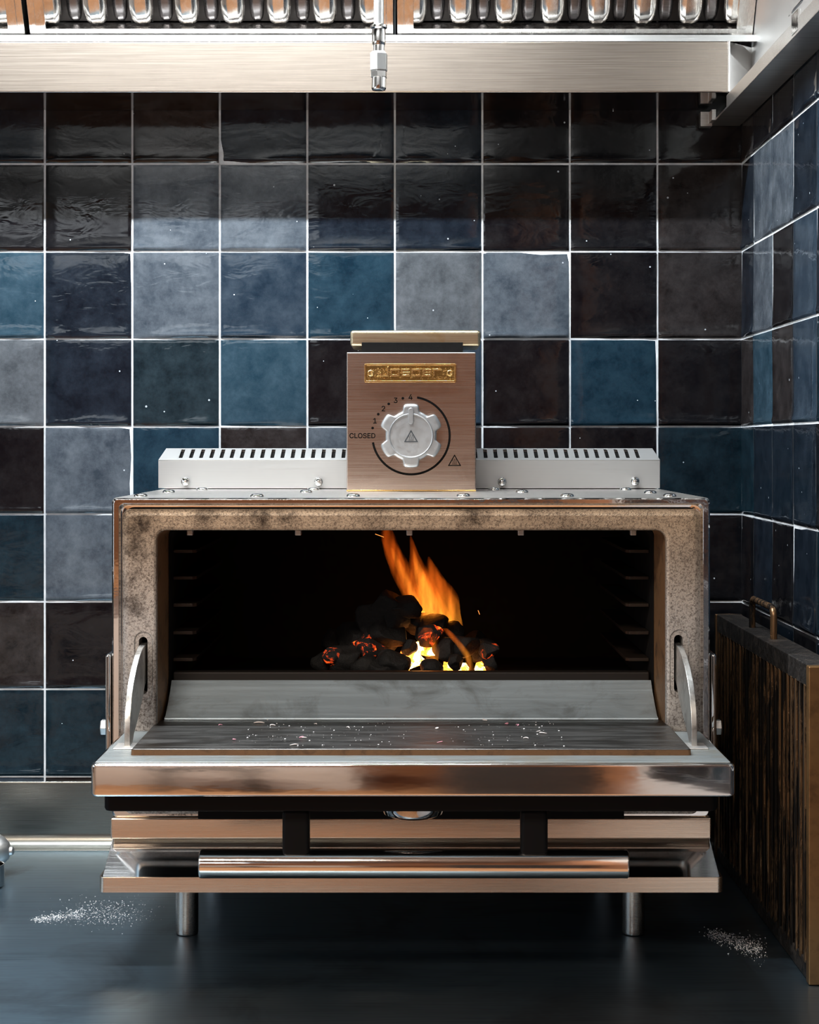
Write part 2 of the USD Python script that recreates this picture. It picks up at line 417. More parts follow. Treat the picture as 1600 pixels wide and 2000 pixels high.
# the room behind the photographer (seen only as reflections)
M('wood_wall', {'g': ('geometry', {}), 'mp': ('mapping', {'scale': (1.4, 1, 8)}), 'n': ('noise_texture', {'scale': 2.0, 'detail': 4.0}),
                'c': ('rgb_ramp', {'ramp': [(0.3, (0.26, 0.105, 0.045)), (0.7, (0.46, 0.22, 0.105))]}), 'p': ('principled_bsdf', {'roughness': 0.6})},
  [('g.position', 'mp.vector'), ('mp.vector', 'n.vector'), ('n.fac', 'c.fac'), ('c.color', 'p.base_color')])
M('wood_floor', {'g': ('geometry', {}), 'mp': ('mapping', {'scale': (6, 0.8, 1)}), 'n': ('noise_texture', {'scale': 2.0, 'detail': 4.0}),
                 'c': ('rgb_ramp', {'ramp': [(0.3, (0.40, 0.19, 0.085)), (0.7, (0.60, 0.34, 0.18))]}), 'p': ('principled_bsdf', {'roughness': 0.45})},
  [('g.position', 'mp.vector'), ('mp.vector', 'n.vector'), ('n.fac', 'c.fac'), ('c.color', 'p.base_color')])
M('plaster', {'p': ('principled_bsdf', {'base_color': (0.34, 0.29, 0.25), 'roughness': 0.8})}, [])
M('window_paint', {'p': ('principled_bsdf', {'base_color': (0.05, 0.05, 0.055), 'roughness': 0.4})}, [])
M('lamp_glow', {'p': ('emission', {'color': (0.93, 0.97, 1.0), 'strength': 15.0})}, [], surface='p.emission')
M('pale_stone', {'p': ('principled_bsdf', {'base_color': (0.85, 0.80, 0.78), 'roughness': 0.5})}, [])
M('lamp_warm', {'p': ('emission', {'color': (1.0, 0.86, 0.72), 'strength': 3.0})}, [], surface='p.emission')
M('cabinet_paint', {'p': ('principled_bsdf', {'base_color': (0.05, 0.055, 0.06), 'roughness': 0.5})}, [])

# ------------------------------------------------------------------ the setting
XR, XL, YB, ZC = 0.513, -2.2, -6.0, 3.3
struct('floor', bx(XL - .1, XR + .1, YB - .1, .1, -.1, 0), 'wood_floor')
struct('ceiling', bx(XL - .1, XR + .1, YB - .1, .1, ZC, ZC + .1), 'plaster')
wall_back = struct('wall_back', bx(XL, XR + .1, -.0061, .1, 0, ZC), 'grout')
wall_right = struct('wall_right', bx(XR - .0061, XR + .1, -2.79, 0, 0, ZC), 'grout')
struct('wall_right', bx(XR - .0061, XR + .1, YB, -2.79, 0, ZC), 'wood_wall')
# left wall with an opening, and the wall behind the photographer with an opening
struct('wall_left', cat(bx(XL - .1, XL, YB, -2.75, 0, ZC), bx(XL - .1, XL, -1.15, .1, 0, ZC), bx(XL - .1, XL, -2.75, -1.15, 0, .9), bx(XL - .1, XL, -2.75, -1.15, 3.0, ZC)), 'plaster')
struct('wall_front', cat(bx(XL, -2.05, YB - .1, YB, 0, ZC), bx(-.65, XR, YB - .1, YB, 0, ZC), bx(-2.05, -.65, YB - .1, YB, 0, 2.55), bx(-2.05, -.65, YB - .1, YB, 3.18, ZC)), 'wood_wall')
struct('window_1', cat(*[bx(XL - .01, XL + .03, y, y + .05, .9, 3.0) for y in (-2.75, -1.98, -1.2)], *[bx(XL - .01, XL + .03, -2.75, -1.15, z, z + .05) for z in (.9, 1.9, 2.95)]), 'window_paint')
struct('window_2', cat(*[bx(x, x + .05, YB - .03, YB + .06, 2.55, 3.18) for x in (-2.05, -1.375, -.70)], *[bx(-2.05, -.65, YB - .03, YB + .06, z, z + .05) for z in (2.55, 3.13)]), 'window_paint')

# tiles: column lines and row lines measured on the photo
T = 0.1341
ROWZ0 = HZ + (867 - 322) * U
colx = [XR - .0015 - T * k for k in range(0, 21)]
PAT = {  # row: columns from the right corner leftwards
    -1: 'KKDKDKBKD', 0: 'KKKDDDBKDKD', 1: 'BKKDDSSKKD', 2: 'BKSGVNSDUN', 3: 'KVKNKUWDGB', 4: 'TKKBSBVSKD', 5: 'KKDNDSDSTK', 6: 'KDKNDKSKBD', 7: 'KDKSNDKTTD', 8: 'DKNDSKDKNT'}
FILL = 'DKNSKDTBUDKSN'


def tile_mesh(w, h, seed):
    """A hand-made tile in the xz plane, facing -y: pillowed, slightly out of flat, worn at the edges."""
    n = 9
    u = np.r_[0, 0.012, 0.05, np.linspace(0.16, 0.84, n - 4), 0.95, 0.988, 1]
    u2 = np.r_[0, 0.012, 0.03, 0.042, 0.056, 0.072, 0.095, 0.15, 0.2, 0.35, 0.5, 0.65, 0.8, 0.95, 0.988, 1]
    uu, vv = np.meshgrid(u, u2, indexing='ij')
    r = np.random.default_rng(seed)
    ex = np.minimum(np.minimum(uu, 1 - uu) * w, np.minimum(vv, 1 - vv) * h)
    yy = -0.0065 - 0.0016 * np.clip(ex / 0.012, 0, 1) ** 0.5
    yy += 0.0010 * (meshkit.noise(np.stack([uu * 3.1, vv * 3.1, np.full_like(uu, seed * 1.7)], -1)) - 0.5)
    yy += (uu - .5) * w * r.normal(0, .006) + (vv - .5) * h * r.normal(0, .006)
    # bottom edge sags forward a little more: the glaze gathers there
    yy -= 0.0030 * np.exp(-(np.clip(vv - 0.04, 0, 1) / 0.05) ** 2) * np.clip(vv / .03, .3, 1) * np.clip(1.6 * meshkit.noise(np.stack([uu * 4, vv * 0, np.full_like(uu, seed * 3.3)], -1)) - .25, 0, 1.2) * np.clip(ex / .005, 0, 1)
    jag = 0.0009
    xx, zz = uu * w, vv * h
    e = 0.0014 + jag * meshkit.noise(np.stack([uu * 9, vv * 9, np.full_like(uu, seed * .77)], -1))
    xx = xx + np.where(uu == 0, e, 0) - np.where(uu == 1, e, 0)
    zz = zz + np.where(vv == 0, e, 0) - np.where(vv == 1, e, 0)
    N, N2 = len(u), len(u2)
    v = np.stack([xx, yy, zz], -1).reshape(-1, 3)
    idx = np.arange(N * N2).reshape(N, N2)
    q = np.stack([idx[:-1, :-1], idx[1:, :-1], idx[1:, 1:], idx[:-1, 1:]], -1).reshape(-1, 4)
    f = np.vstack([q[:, [0, 1, 2]], q[:, [0, 2, 3]]])
    rim = np.r_[idx[:, 0], idx[-1, 1:], idx[-2::-1, -1], idx[0, -2:0:-1]]
    back = v[rim].copy(); back[:, 1] = 0.004
    o = len(v)
    v = np.vstack([v, back])
    k = np.arange(len(rim)); k2 = (k + 1) % len(rim)
    f = np.vstack([f, np.stack([rim[k], o + k, o + k2], 1), np.stack([rim[k], o + k2, rim[k2]], 1)])
    return v, f


seed = 0
for row in range(-1, 9):
    z1 = ROWZ0 + T * (1 - row); z0 = z1 - T
    if row == 8:
        z0 = .905
    for c in range(20):
        pat = PAT[row]
        g = pat[c] if c < len(pat) else FILL[(c * 5 + row * 3 + (c * row) % 4) % len(FILL)]
        seed += 1
        v, f = tile_mesh(T, z1 - z0, seed)
        v = v + [colx[c] - T, 0.0, z0]
        obj('tile', (v, f), 'glaze_' + g, wall_back, smooth=40)
RPAT = {-1: 'DKBDKNDKD', 0: 'BKKDDNKDS', 1: 'DSSDNKDSD', 2: 'DSKNDBNDK', 3: 'BUBNTDKND', 4: 'TDDDKTDNK', 5: 'KDKDTKDDK', 6: 'KKDKDKNDK', 7: 'DKKDKDKTD', 8: 'KDKDKDKKD'}
yedge = [-.0085, -.104] + [-.104 - T * k for k in range(1, 21)]
for row in range(-1, 9):
    z1 = ROWZ0 + T * (1 - row); z0 = z1 - T
    if row == 8:
        z0 = .905
    for c in range(20):
        ya, yb = yedge[c], yedge[c + 1]
        seed += 1
        v, f = tile_mesh(ya - yb, z1 - z0, seed)
        # turn to face -x: (x, y, z) -> (y, -x, z)
        v = np.column_stack([XR + v[:, 1], ya - v[:, 0], v[:, 2] + z0])
        obj('tile', (v, f), 'glaze_' + (RPAT[row][c] if c < 9 else FILL[(c * 5 + row * 3) % len(FILL)]), wall_right, smooth=40)

# worktop with its upstand
CT = 0.90
wt = thing('worktop', 'long dark brushed steel kitchen worktop under the oven', 'worktop', (XL + .05, -.86, CT - .04))
obj('slab', bx(XL + .01, XR - .012, -.885, -.004, CT - .045, CT), 'steel_counter', wt)
r_ = .022
prof = [(-.0085, .001), (-.0085, .094), (-.0105, .099), (-.014, .1), (-.0165, .0975), (-.0165, r_)] + [(-.0165 - r_ + r_ * math.cos(a), r_ - r_ * math.sin(a)) for a in np.linspace(.2, math.pi / 2, 7)] + [(-.0165 - r_, .0002)]
obj('upstand', profile_x([(y, z + CT) for y, z in prof], XL + .01, XR - .012), 'steel_upstand', wt, smooth=50, label='steel upstand below the tiles')
cb = thing('base_cabinet', 'dark base cabinet carrying the steel worktop', 'cabinet', (-.8, -.4, 0))
obj('body', bx(XL + .02, XR - .015, -.80, -.01, .08, CT - .046), 'cabinet_paint', cb)
obj('plinth', bx(XL + .02, XR - .015, -.74, -.01, 0, .08), 'cabinet_paint', cb)

# ------------------------------------------------------------------ extraction hood
hood = thing('extraction_hood', 'stainless steel extraction hood along the top of the photo', 'hood', (-.5, -.2, 2.02))
HX0 = -1.62
zt0, zt1 = HZ + .511, 2.1005
XE = P(1423, 180, 1.057)[0]
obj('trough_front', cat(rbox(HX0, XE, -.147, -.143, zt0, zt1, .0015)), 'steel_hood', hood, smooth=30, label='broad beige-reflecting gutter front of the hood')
obj('trough_floor', bx(HX0, XR - .02, -.143, -.010, zt0, zt0 + .003), 'steel_dark_polished', hood)
obj('trough_lip', profile_x([(-.147, zt1), (-.143, zt1 + .0105), (-.135, zt1 + .0125), (-.128, zt1 + .010), (-.135, zt1 + .002)], HX0, XR - .006), 'steel_matte', hood, smooth=40)
obj('corner_piece', (np.array([[XE, -.147, zt0], [XR - .008, -.105, zt0 + .0], [XR - .008, -.105, zt1], [XE, -.147, zt1], [XE, -.143, zt0], [XR - .008, -.101, zt0], [XR - .008, -.101, zt1], [XE, -.143, zt1]]),
    np.array([[0, 1, 2], [0, 2, 3], [4, 6, 5], [4, 7, 6], [0, 4, 5], [0, 5, 1], [3, 2, 6], [3, 6, 7], [1, 5, 6], [1, 6, 2]])), 'steel_polished', hood)
obj('corner_seam', cyl((XE, -.148, zt0), (XE, -.148, zt1), .0022, 8), 'steel_polished', hood, smooth=40)
zr = HZ + 618.5 * U
obj('side_rim', cat(bx(.458, XR - .010, -1.16, -.010, zr, zr + .003), bx(.458, .460, -1.16, -.148, zr + .003, zr + .019)), 'steel_brushed', hood, label='flat lower rim of the hood along the right wall')
obj('rim_seam', bx(.4575, .4605, -.62, -.585, zr + .0035, zr + .028), 'steel_polished', hood)
obj('rim_bracket', cat(bx(.440, .4575, -.030, -.012, zr - .004, zr + .018), bx(.452, .458, -.060, -.010, zr, zr + .016)), 'steel_brushed', hood)
obj('side_panel', bx(XR - .0105, XR - .0085, -1.16, -.012, zr + .003, 2.86), 'steel_matte', hood)
obj('side_panel', bx(HX0 - .004, HX0, -1.16, -.012, zr, 2.86), 'steel_brushed', hood)
obj('top_panel', bx(HX0, XR - .010, -1.16, -.012, 2.86, 2.864), 'steel_brushed', hood)
obj('front_panel', bx(HX0, XR - .010, -1.164, -1.16, 2.05, 2.864), 'steel_hood_front', hood)


# baffle filters: leaning towards the viewer as they rise
FA = math.atan2(.30, .50)


def fpt(x, a, b):
    """Point of a filter: x along the hood, a up the filter, b out of its face."""
    return np.column_stack([np.broadcast_to(x, np.shape(a)), -.118 - np.asarray(a) * math.sin(FA) - np.asarray(b) * math.cos(FA), 2.1165 + np.asarray(a) * math.cos(FA) - np.asarray(b) * math.sin(FA)])


def fbar(x0, x1, a0, a1, b0, b1):
    m = bx(x0, x1, a0, a1, b0, b1)
    v = np.asarray(m.vertices)
    return fpt(v[:, 0], v[:, 1], v[:, 2]), np.asarray(m.faces)


def channel(xc, w, depth, b0, flip, a0=.012, a1=.55, flare=.012):
    """One baffle: a U channel with turned-in sides, its lower end rounded."""
    t = np.linspace(0, 1, 9)
    prof = []
    half = w / 2
    pts = [(-half, -depth), (-half * .98, -depth * .55), (-half * .82, -depth * .16), (-half * .45, -.0005), (-half * .4, 0), (half * .4, 0), (half * .45, -.0005), (half * .82, -depth * .16), (half * .98, -depth * .55), (half, -depth)]
    rings = []
    for a, k, sink in ((a0, .45, depth * .95), (a0 + .004, .72, depth * .5), (a0 + .010, .88, depth * .2), (a0 + .020, .97, depth * .04), (a0 + .034, 1, 0), (a1, 1, 0)):
        px = np.array([p[0] * k for p in pts]); pb = np.array([p[1] * k for p in pts]) - sink
        rings.append(fpt(xc + px, np.full(len(pts), a), b0 + (pb if not flip else -depth - pb)))
    v, f = loft(rings, closed=False)
    return v, np.vstack([f, f[:, ::-1]])[:len(f)]


def bfilter(x0, x1, label, first, shift):
    fl = thing('baffle_filter', label, 'grease filter', (x0, -.12, 2.107), 'steel baffle filters in the hood')
    obj('frame', cat(fbar(x0, x1, 0, .010, -.028, .002), fbar(x0, x0 + .010, .010, .56, -.028, .002), fbar(x1 - .010, x1, .010, .56, -.028, .002), fbar(x0, x1, .56, .57, -.028, .002)), 'steel_filter', fl)
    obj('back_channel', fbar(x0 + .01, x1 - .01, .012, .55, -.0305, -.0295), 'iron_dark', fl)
    x = first
    while x < x1 - .02:
        if x > x0 + .012:
            obj('baffle', channel(x, .036, .015, .000, False), 'steel_filter', fl, smooth=50)
        xm = x + shift
        if x0 + .02 < xm < x1 - .02:
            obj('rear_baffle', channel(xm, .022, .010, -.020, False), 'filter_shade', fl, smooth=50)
        x += .0672
    obj('side_strip', fbar(x0 + .010, x0 + .024, .010, .56, -.004, .003), 'steel_filter', fl)
    obj('side_strip', fbar(x1 - .024, x1 - .010, .010, .56, -.004, .003), 'steel_filter', fl)


S0 = 1.05
bfilter(P(-660, 0, S0)[0], P(47, 0, S0)[0], 'steel baffle filter cut off by the left edge of the photo', P(5, 0, S0)[0] - 8 * .0672, .0336)
bfilter(P(57, 0, S0)[0], P(768, 0, S0)[0], 'steel baffle filter left of the hanging nozzle', P(186, 0, S0)[0] - .0672, .0336)
bfilter(P(776, 0, S0)[0], XR - .012, 'steel baffle filter right of the hanging nozzle', P(810, 0, S0)[0], .0336)

# lamp inside the hood
lamp = thing('strip_lamp', 'long strip lamp hanging under the roof of the hood', 'lamp', (-.42, -.53, 2.51))
obj('housing', bx(-1.02, .18, -.58, -.48, 2.505, 2.575), 'steel_matte', lamp)
obj('diffuser', bx(-1.00, .16, -.545, -.515, 2.497, 2.504), 'lamp_glow', lamp)
for x in (-.87, .03):
    obj('hanger', cyl((x, -.53, 2.575), (x, -.53, 2.8585), .006, 10), 'steel_matte', lamp)
rect_light(str(lamp.GetPath()) + '/tube_light', (0, 0, -.017), (0, 0, 0), 1.12, .020, 700.0, (0.90, 0.96, 1.0))

# warm lamp over the dining room behind the photographer
dl = thing('ceiling_lamp', 'warm lamp on the ceiling behind the photographer', 'lamp', (-.8, -3.05, 3.2))
obj('shade', bx(-1.45, -.15, -3.35, -2.75, 3.22, 3.298), 'steel_black', dl)
obj('diffuser', bx(-1.40, -.20, -3.30, -2.80, 3.212, 3.219), 'lamp_warm', dl)
rect_light(str(dl.GetPath()) + '/warm_light', (0, 0, .008), (0, 0, 0), 1.2, .5, 44.0, (1.0, 0.86, 0.72))

pc = thing('dining_counter', 'pale stone-fronted counter in the dining room', 'counter', (-1.0, -4.9, 0))
obj('front_panel', bx(-2.0, -.18, -5.2, -4.6, 0, 1.0), 'pale_stone', pc)
obj('counter_top', bx(-2.05, -.15, -5.25, -4.54, 1.0, 1.04), 'wood_floor', pc)
for k, x in enumerate((-.62, -1.3)):
    so = thing('bar_stool', ('black bar stool at the right end of the dining counter', 'black bar stool at the left end of the dining counter')[k], 'stool', (x, -4.2, 0))
    obj('seat', rbox(x - .18, x + .18, -4.38, -4.02, .66, .70, .015), 'cabinet_paint', so)
    for dx in (-.15, .15):
        for dy in (-.15, .15):
            obj('leg', cyl((x + dx, -4.2 + dy, 0), (x + dx * .8, -4.2 + dy * .8, .66), .016, 10), 'cabinet_paint', so)
fr_ = thing('refrigerator', 'black upright refrigerator against the right wall of the dining room', 'refrigerator', (.3, -3.9, 0))
obj('body', rbox(.10, .50, -4.4, -3.5, .04, 1.32, .01), 'cabinet_paint', fr_)
obj('plinth', bx(.12, .48, -4.38, -3.53, 0, .04), 'steel_black', fr_)

# nozzle hanging in front of the hood
ns = 1.20
nx, ny, _ = P(740, 0, ns)
zq = lambda py: P(0, py, ns)[2]
q = U / ns
nz = thing('fire_suppression_nozzle', 'chrome nozzle on a pipe hanging in front of the hood', 'nozzle', (nx, ny, zq(176)))
obj('pipe', cyl((nx, ny, zq(52)), (nx, ny, 2.8585), 14 * q * .72, 24), 'steel_matte', nz, smooth=40)
obj('coupling', lathe([(10 * q, zq(92)), (12 * q, zq(88)), (14 * q, zq(82)), (14 * q, zq(66)), (13 * q, zq(58)), (16.5 * q, zq(55)), (16.5 * q, zq(50)), (12 * q, zq(48))], (nx, ny, 0)), 'chrome', nz, smooth=35)
obj('neck', lathe([(11 * q, zq(103)), (11.5 * q, zq(101)), (11.5 * q, zq(88))] , (nx, ny, 0)), 'chrome', nz, smooth=35)
hexa = [(18 * q * math.cos(math.radians(60 * k + 22)), 18 * q * math.sin(math.radians(60 * k + 22))) for k in range(6)]
def hexring(k, z): return np.array([(nx + a * k, ny + b * k, z) for a, b in hexa])
obj('hex_nut', loft([hexring(.8, zq(140)), hexring(1, zq(138)), hexring(1, zq(106)), hexring(.75, zq(101))], True, True, True), 'steel_matte', nz)
obj('collar', loft([hexring(.93, zq(152)), hexring(.93, zq(140))], True, True, True), 'chrome', nz)
obj('tip', lathe([(9 * q, zq(177)), (13 * q, zq(176)), (14.5 * q, zq(172)), (14.5 * q, zq(152))], (nx, ny, 0)), 'chrome', nz, smooth=35)

# ------------------------------------------------------------------ the oven
F = 1.27
YF = -D * (1 - 1 / F)          # front plane
fx = lambda px: (px - 803) / F * U
fz = lambda py: HZ - (py - 867) / F * U
BX, ZT, ZB = .363, 1.451, 1.063
oven = thing('charcoal_oven', 'stainless steel charcoal oven with its door lowered and a fire burning inside', 'oven', (0, -.35, CT))
# outer shell with its polished front rim
rim = []
for inset, y in ((0, -.112), (0, YF + .008), (.0008, YF + .003), (.003, YF), (.0095, YF), (.0105, YF + .003), (.0115, YF + .004), (.0135, YF + .0045), (.0155, YF + .005)):
    rim.append(ring(rrect(-BX + inset, BX - inset, ZB + inset, ZT - inset * .75, max(.004, .006 + (inset > .01) * .006)), y))
obj('body_shell', loft(rim[:3], True, True, False), 'steel_brushed', oven, smooth=35)
obj('front_rim', loft(rim[2:], True), 'chrome', oven, smooth=35, label='mirror-polished rim around the oven mouth')
# cast frame
OX0, OX1, OZ0, OZ1 = fx(306), fx(1301), 1.15, fz(1036)
AX0, AX1, AZ0, AZ1 = fx(238), fx(1370), ZB + .002, fz(994)
outer = lambda i: rrect(AX0 + i, AX1 - i, AZ0 + i, AZ1 - i, .011 - i * .6)
inner = lambda o: rrect(OX0 - o, OX1 + o, OZ0 - o, OZ1 + o, .012 + o)
yf = YF - .001
slots = [(fx(279.5), fx(262), fx(299), fz(1356), fz(1244), fz(1368), fz(1233)), (fx(1325.5), fx(1308), fx(1346), fz(1353), fz(1240), fz(1364), fz(1229))]
face = Polygon(outer(.008)).difference(Polygon(inner(.0035)))
parts = [loft([ring(outer(0), YF + .012), ring(outer(0), yf + .005), ring(outer(.0012), yf + .0025), ring(outer(.004), yf + .0006), ring(outer(.008), yf)])]
parts += [loft([ring(inner(.0035), yf), ring(inner(.0014), yf + .0006), ring(inner(.0004), yf + .0018), ring(inner(0), yf + .004), ring(inner(0), yf + .010)])]
for cx, a, b, z0, z1, y0_, y1_ in slots:
    rec = stadium((a + b) / 2, y0_, y1_, (b - a) / 2)
    rec2 = stadium((a + b) / 2, y0_ + .0015, y1_ - .0015, (b - a) / 2 - .0015)
    sl = stadium(cx, z0, z1, .0053)
    face = face.difference(Polygon(rec))
    parts += [loft([ring(rec, yf), ring(rec2, yf + .0022)]), flat(Polygon(rec2).difference(Polygon(sl)), yf + .0022), loft([ring(sl, yf + .0022), ring(sl, yf + .03)])]
parts.append(flat(face, yf))
obj('cast_frame', cat(*parts), 'cast_metal', oven, smooth=35, label='rough sand-cast frame stained brown with grease')
YJ = -.470
obj('jamb', loft([ring(inner(0), yf + .010), ring(inner(-.0005), YJ)]), 'jamb_iron', oven, smooth=35)
IX = .3055
cav = [ring(rrect(OX0 + .001, OX1 - .001, OZ0, OZ1 - .001, .012), YJ), ring(rrect(OX0 + .004, OX1 - .004, OZ0, OZ1 - .003, .014), YJ + .004), ring(rrect(OX0 + .004, OX1 - .004, OZ0, OZ1 - .003, .014), -.135)]
obj('cavity', loft(cav, True, False, True), 'interior', oven, smooth=35)
for cx, a, b, z0, z1, y0_, y1_ in slots:
    obj('slot_box', bx(cx - .010, cx + .010, yf + .029, yf + .032, z0 - .01, z1 + .01), 'interior', oven)
# sloping sill and hearth
sl_prof = [(-.538, 1.1770), (-.5375, 1.1790), (-.528, 1.1800), (-.505, 1.1925), (-.485, 1.2055), (-.4725, 1.2165), (-.4700, 1.2165), (-.4700, 1.2120), (-.50, 1.190), (-.53, 1.176)]
obj('sill', profile_x(sl_prof, OX0 + .0045, OX1 - .0045), 'steel_sill', oven, smooth=50, label='sloping grey steel sill below the fire')
obj('hearth_lip', rbox(OX0 + .006, OX1 - .006, -.4695, -.452, 1.195, 1.2268, .002), 'iron_dark', oven, smooth=30)
obj('hearth_floor', bx(OX0 + .005, OX1 - .005, -.452, -.137, 1.197, 1.205), 'interior', oven)
# shelf rails inside
for side in (-1, 1):
    for py in (1076, 1128, 1181, 1235, 1287):
        z = HZ - (py - 867) / 1.2 * U
        xo, xi = side * .3035, side * .2745
        poly = [(xo, -.455), (side * .279, -.455), (xi, -.449), (xi, -.15), (xo, -.15)]
        v, f = trimesh.creation.triangulate_polygon(Polygon(poly), engine='earcut')
        m = trimesh.creation.extrude_polygon(Polygon(poly), .004, engine='earcut')
        m.apply_translation([0, 0, z - .002])
        obj('shelf_rail', m, 'rail_iron', oven)
for px in (372, 583, 800, 1017, 1236):
    p = P(px, 1040, 1.205)
    obj('roof_stud', rbox(p[0] - .004, p[0] + .004, p[1] - .008, p[1] + .004, p[2] - .0035, p[2] + .004, .001), 'steel_matte', oven)
# hinge covers, side bolts
for side in (-1, 1):
    x = side * BX
    obj('hinge_cover', rbox(min(x, x + side * .0075), max(x, x + side * .0075), YF - .0, YF + .09, 1.110, 1.262, .0035), 'chrome', oven, smooth=35)
    obj('hinge_bolt', cyl((x + side * .007, YF + .022, 1.170), (x + side * .016, YF + .022, 1.170), .010, 6, .001), 'steel_matte', oven)
# rivets on the roof
for px, py in ((330, 962), (598, 962), (1020, 962), (1270, 963.5), (502, 970.5), (275, 970), (690, 970), (905, 969.5), (1108, 970), (1308, 970), (395, 957), (612, 957), (965, 957), (1222, 957)):
    s = (py - 867) / ((HZ - ZT) / U)
    p = P(px, py, s)
    obj('rivet', lathe([(.0085, ZT), (.0082, ZT + .0022), (.006, ZT + .0036), (.001, ZT + .0041)], (p[0], p[1], 0), seg=16), 'chrome', oven, smooth=50)
# control box
cs = 1.125
cy = -D * (1 - 1 / cs)
kx = lambda px: (px - 803) / cs * U
kz = lambda py: HZ - (py - 867) / cs * U
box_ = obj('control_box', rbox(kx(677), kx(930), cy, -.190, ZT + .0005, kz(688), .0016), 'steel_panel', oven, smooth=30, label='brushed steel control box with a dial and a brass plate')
yp = cy - .0004
obj('base_strip', bx(kx(677), kx(930), cy - .0006, cy + .001, ZT + .0005, ZT + .0022), 'brass', box_)
CXK, CZK, R = kx(803), kz(851), 75.5 / cs * U
q = U / cs


def arc_band(r, w, a0, a1, n=60):
    a = np.radians(np.linspace(a0, a1, n))
    ws = np.full(n, w)
    o = [(CXK + (r + k / 2) * math.cos(t), CZK + (r + k / 2) * math.sin(t)) for t, k in zip(a, ws)]
    i = [(CXK + (r - k / 2) * math.cos(t), CZK + (r - k / 2) * math.sin(t)) for t, k in zip(a, ws)]
    return Polygon(o + i[::-1])


obj('dial_arc', plate_xz(arc_band(R, 4.2 * q, 81, -170), yp, cy), 'black_print', box_)
for px, py in ((728, 836), (739, 809), (759.5, 789), (787, 778)):
    obj('dial_dot', plate_xz(Point(kx(px), kz(py)).buffer(2.6 * q, 8), yp, cy), 'black_print', box_)


def text(word, px, py, hpx, name, parent, mat, y, bold=False, depth=.0003):
    m = meshkit.text_mesh(word, hpx * q, depth, bold)
    v, f, _ = meshkit.arrays(m)
    c = (v.min(0) + v.max(0)) / 2
    v = np.column_stack([v[:, 0] - c[0] + kx(px), y + .0003 - v[:, 2], v[:, 1] - c[1] + kz(py)])
    return obj(name, (v, f), mat, parent)


text('CLOSED', 708, 851, 9.4, 'dial_word', box_, 'black_print', yp, True)
for t, px, py in (('1', 732.5, 822), ('2', 749, 798), ('3', 773, 782), ('4', 802, 775.5)):
    text(t, px, py, 10, 'dial_numeral', box_, 'black_print', yp, True)


def hot_sign(cx, cz, w, y, mat, parent):
    """Hot-surface sign: a triangle with three wavy lines over a bar."""
    h = w * .87
    tri = Polygon([(cx - w / 2, cz - h * .45), (cx + w / 2, cz - h * .45), (cx, cz + h * .55)])
    g = [tri.buffer(w * .015).difference(tri.buffer(-w * .06))]
    for k in (-1, 0, 1):
        t = np.linspace(0, 1, 14)
        g.append(LineString([(cx + k * w * .13 + w * .032 * math.sin(a * 2 * math.pi), cz - h * .20 + a * h * .38) for a in t]).buffer(w * .018))
    g.append(sbox(cx - w * .2, cz - h * .31, cx + w * .2, cz - h * .275))
    return obj('hot_surface_sign', plate_xz(unary_union(g), y, y + .0004), mat, parent)


hot_sign(kx(888), kz(900), 25 * q, yp, 'black_print', box_)
# lid over the flue
lid_s = 1.11
lq = U / lid_s
ly = -D * (1 - 1 / lid_s)
lx = lambda px: (px - 803) * lq
lz = lambda py: HZ - (py - 867) * lq
obj('flue', bx(kx(706), kx(905), -.285, -.20, kz(688) - .003, lz(676) + .004), 'interior', box_)
obj('flue_lid', rbox(lx(684), lx(939), ly, ly + .11, lz(676), lz(645), .0045, 16), 'cap_steel', box_, smooth=40, label='brass-tinted flue lid')
# knob: six lobes, a disc and a pointer
t = np.linspace(0, 2 * np.pi, 289)[:-1]
c6 = np.cos(6 * (t - np.pi / 2))
rad = 49.5 + 12.5 * (1 / (1 + np.exp(-(c6 + .10) * 7)))
kn = lambda k, y: np.column_stack([CXK + rad * k * q * np.cos(t), np.full(len(t), y), CZK + rad * k * q * np.sin(t)])
knob = obj('control_knob', loft([kn(.96, cy), kn(.98, cy - .004), kn(1, cy - .008), kn(1, cy - .021), kn(.985, cy - .0235), kn(.95, cy - .025), kn(.88, cy - .0255)], True, True, True), 'knob_metal', oven, smooth=45, label='pale grey six-lobed control knob')
obj('knob_disc', lathe([(43 * q, .0245), (43 * q, .0268), (42 * q, .0277), (41 * q, .0272), (40 * q, .0268)], (CXK, cy, CZK), '-y', 64), 'knob_metal', knob, smooth=30)
obj('pointer', plate_xz(Polygon(stadium(CXK - .0002, kz(829), kz(797.5), 5 * q)), cy - .0295, cy - .024), 'knob_metal', knob, smooth=30)
hot_sign(kx(803), kz(853), 26 * q, cy - .0281 + .0009, 'grey_print', knob)
# brass name plate with raised letters
bp_ = obj('name_plate', rbox(kx(712), kx(891), cy - .0035, cy, kz(747), kz(711), .0012), 'brass_ground', oven, smooth=30, label='brass name plate with raised lettering')
fr_o, fr_i = rrect(kx(712), kx(891), kz(747), kz(711), .0022), rrect(kx(715.5), kx(887.5), kz(743.5), kz(714.5), .0012)
obj('plate_border', plate_xz(Polygon(fr_o).difference(Polygon(fr_i)), cy - .0047, cy - .003), 'brass', bp_)
w_ = 3.0
glyph = {'J': [[(0, 6), (0, 0), (14, 0), (14, 18)]], 'o': [[(0, 0), (14, 0), (14, 11), (0, 11), (0, 0)]], 's': [[(0, 0), (14, 0), (14, 5.5), (0, 5.5), (0, 11), (14, 11)]],
         'p': [[(0, -4), (0, 11), (14, 11), (14, 0), (0, 0)]], 'e': [[(14, 0), (0, 0), (0, 11), (14, 11), (14, 5.5), (0, 5.5)]], 'r': [[(0, 0), (0, 11), (14, 11)]]}
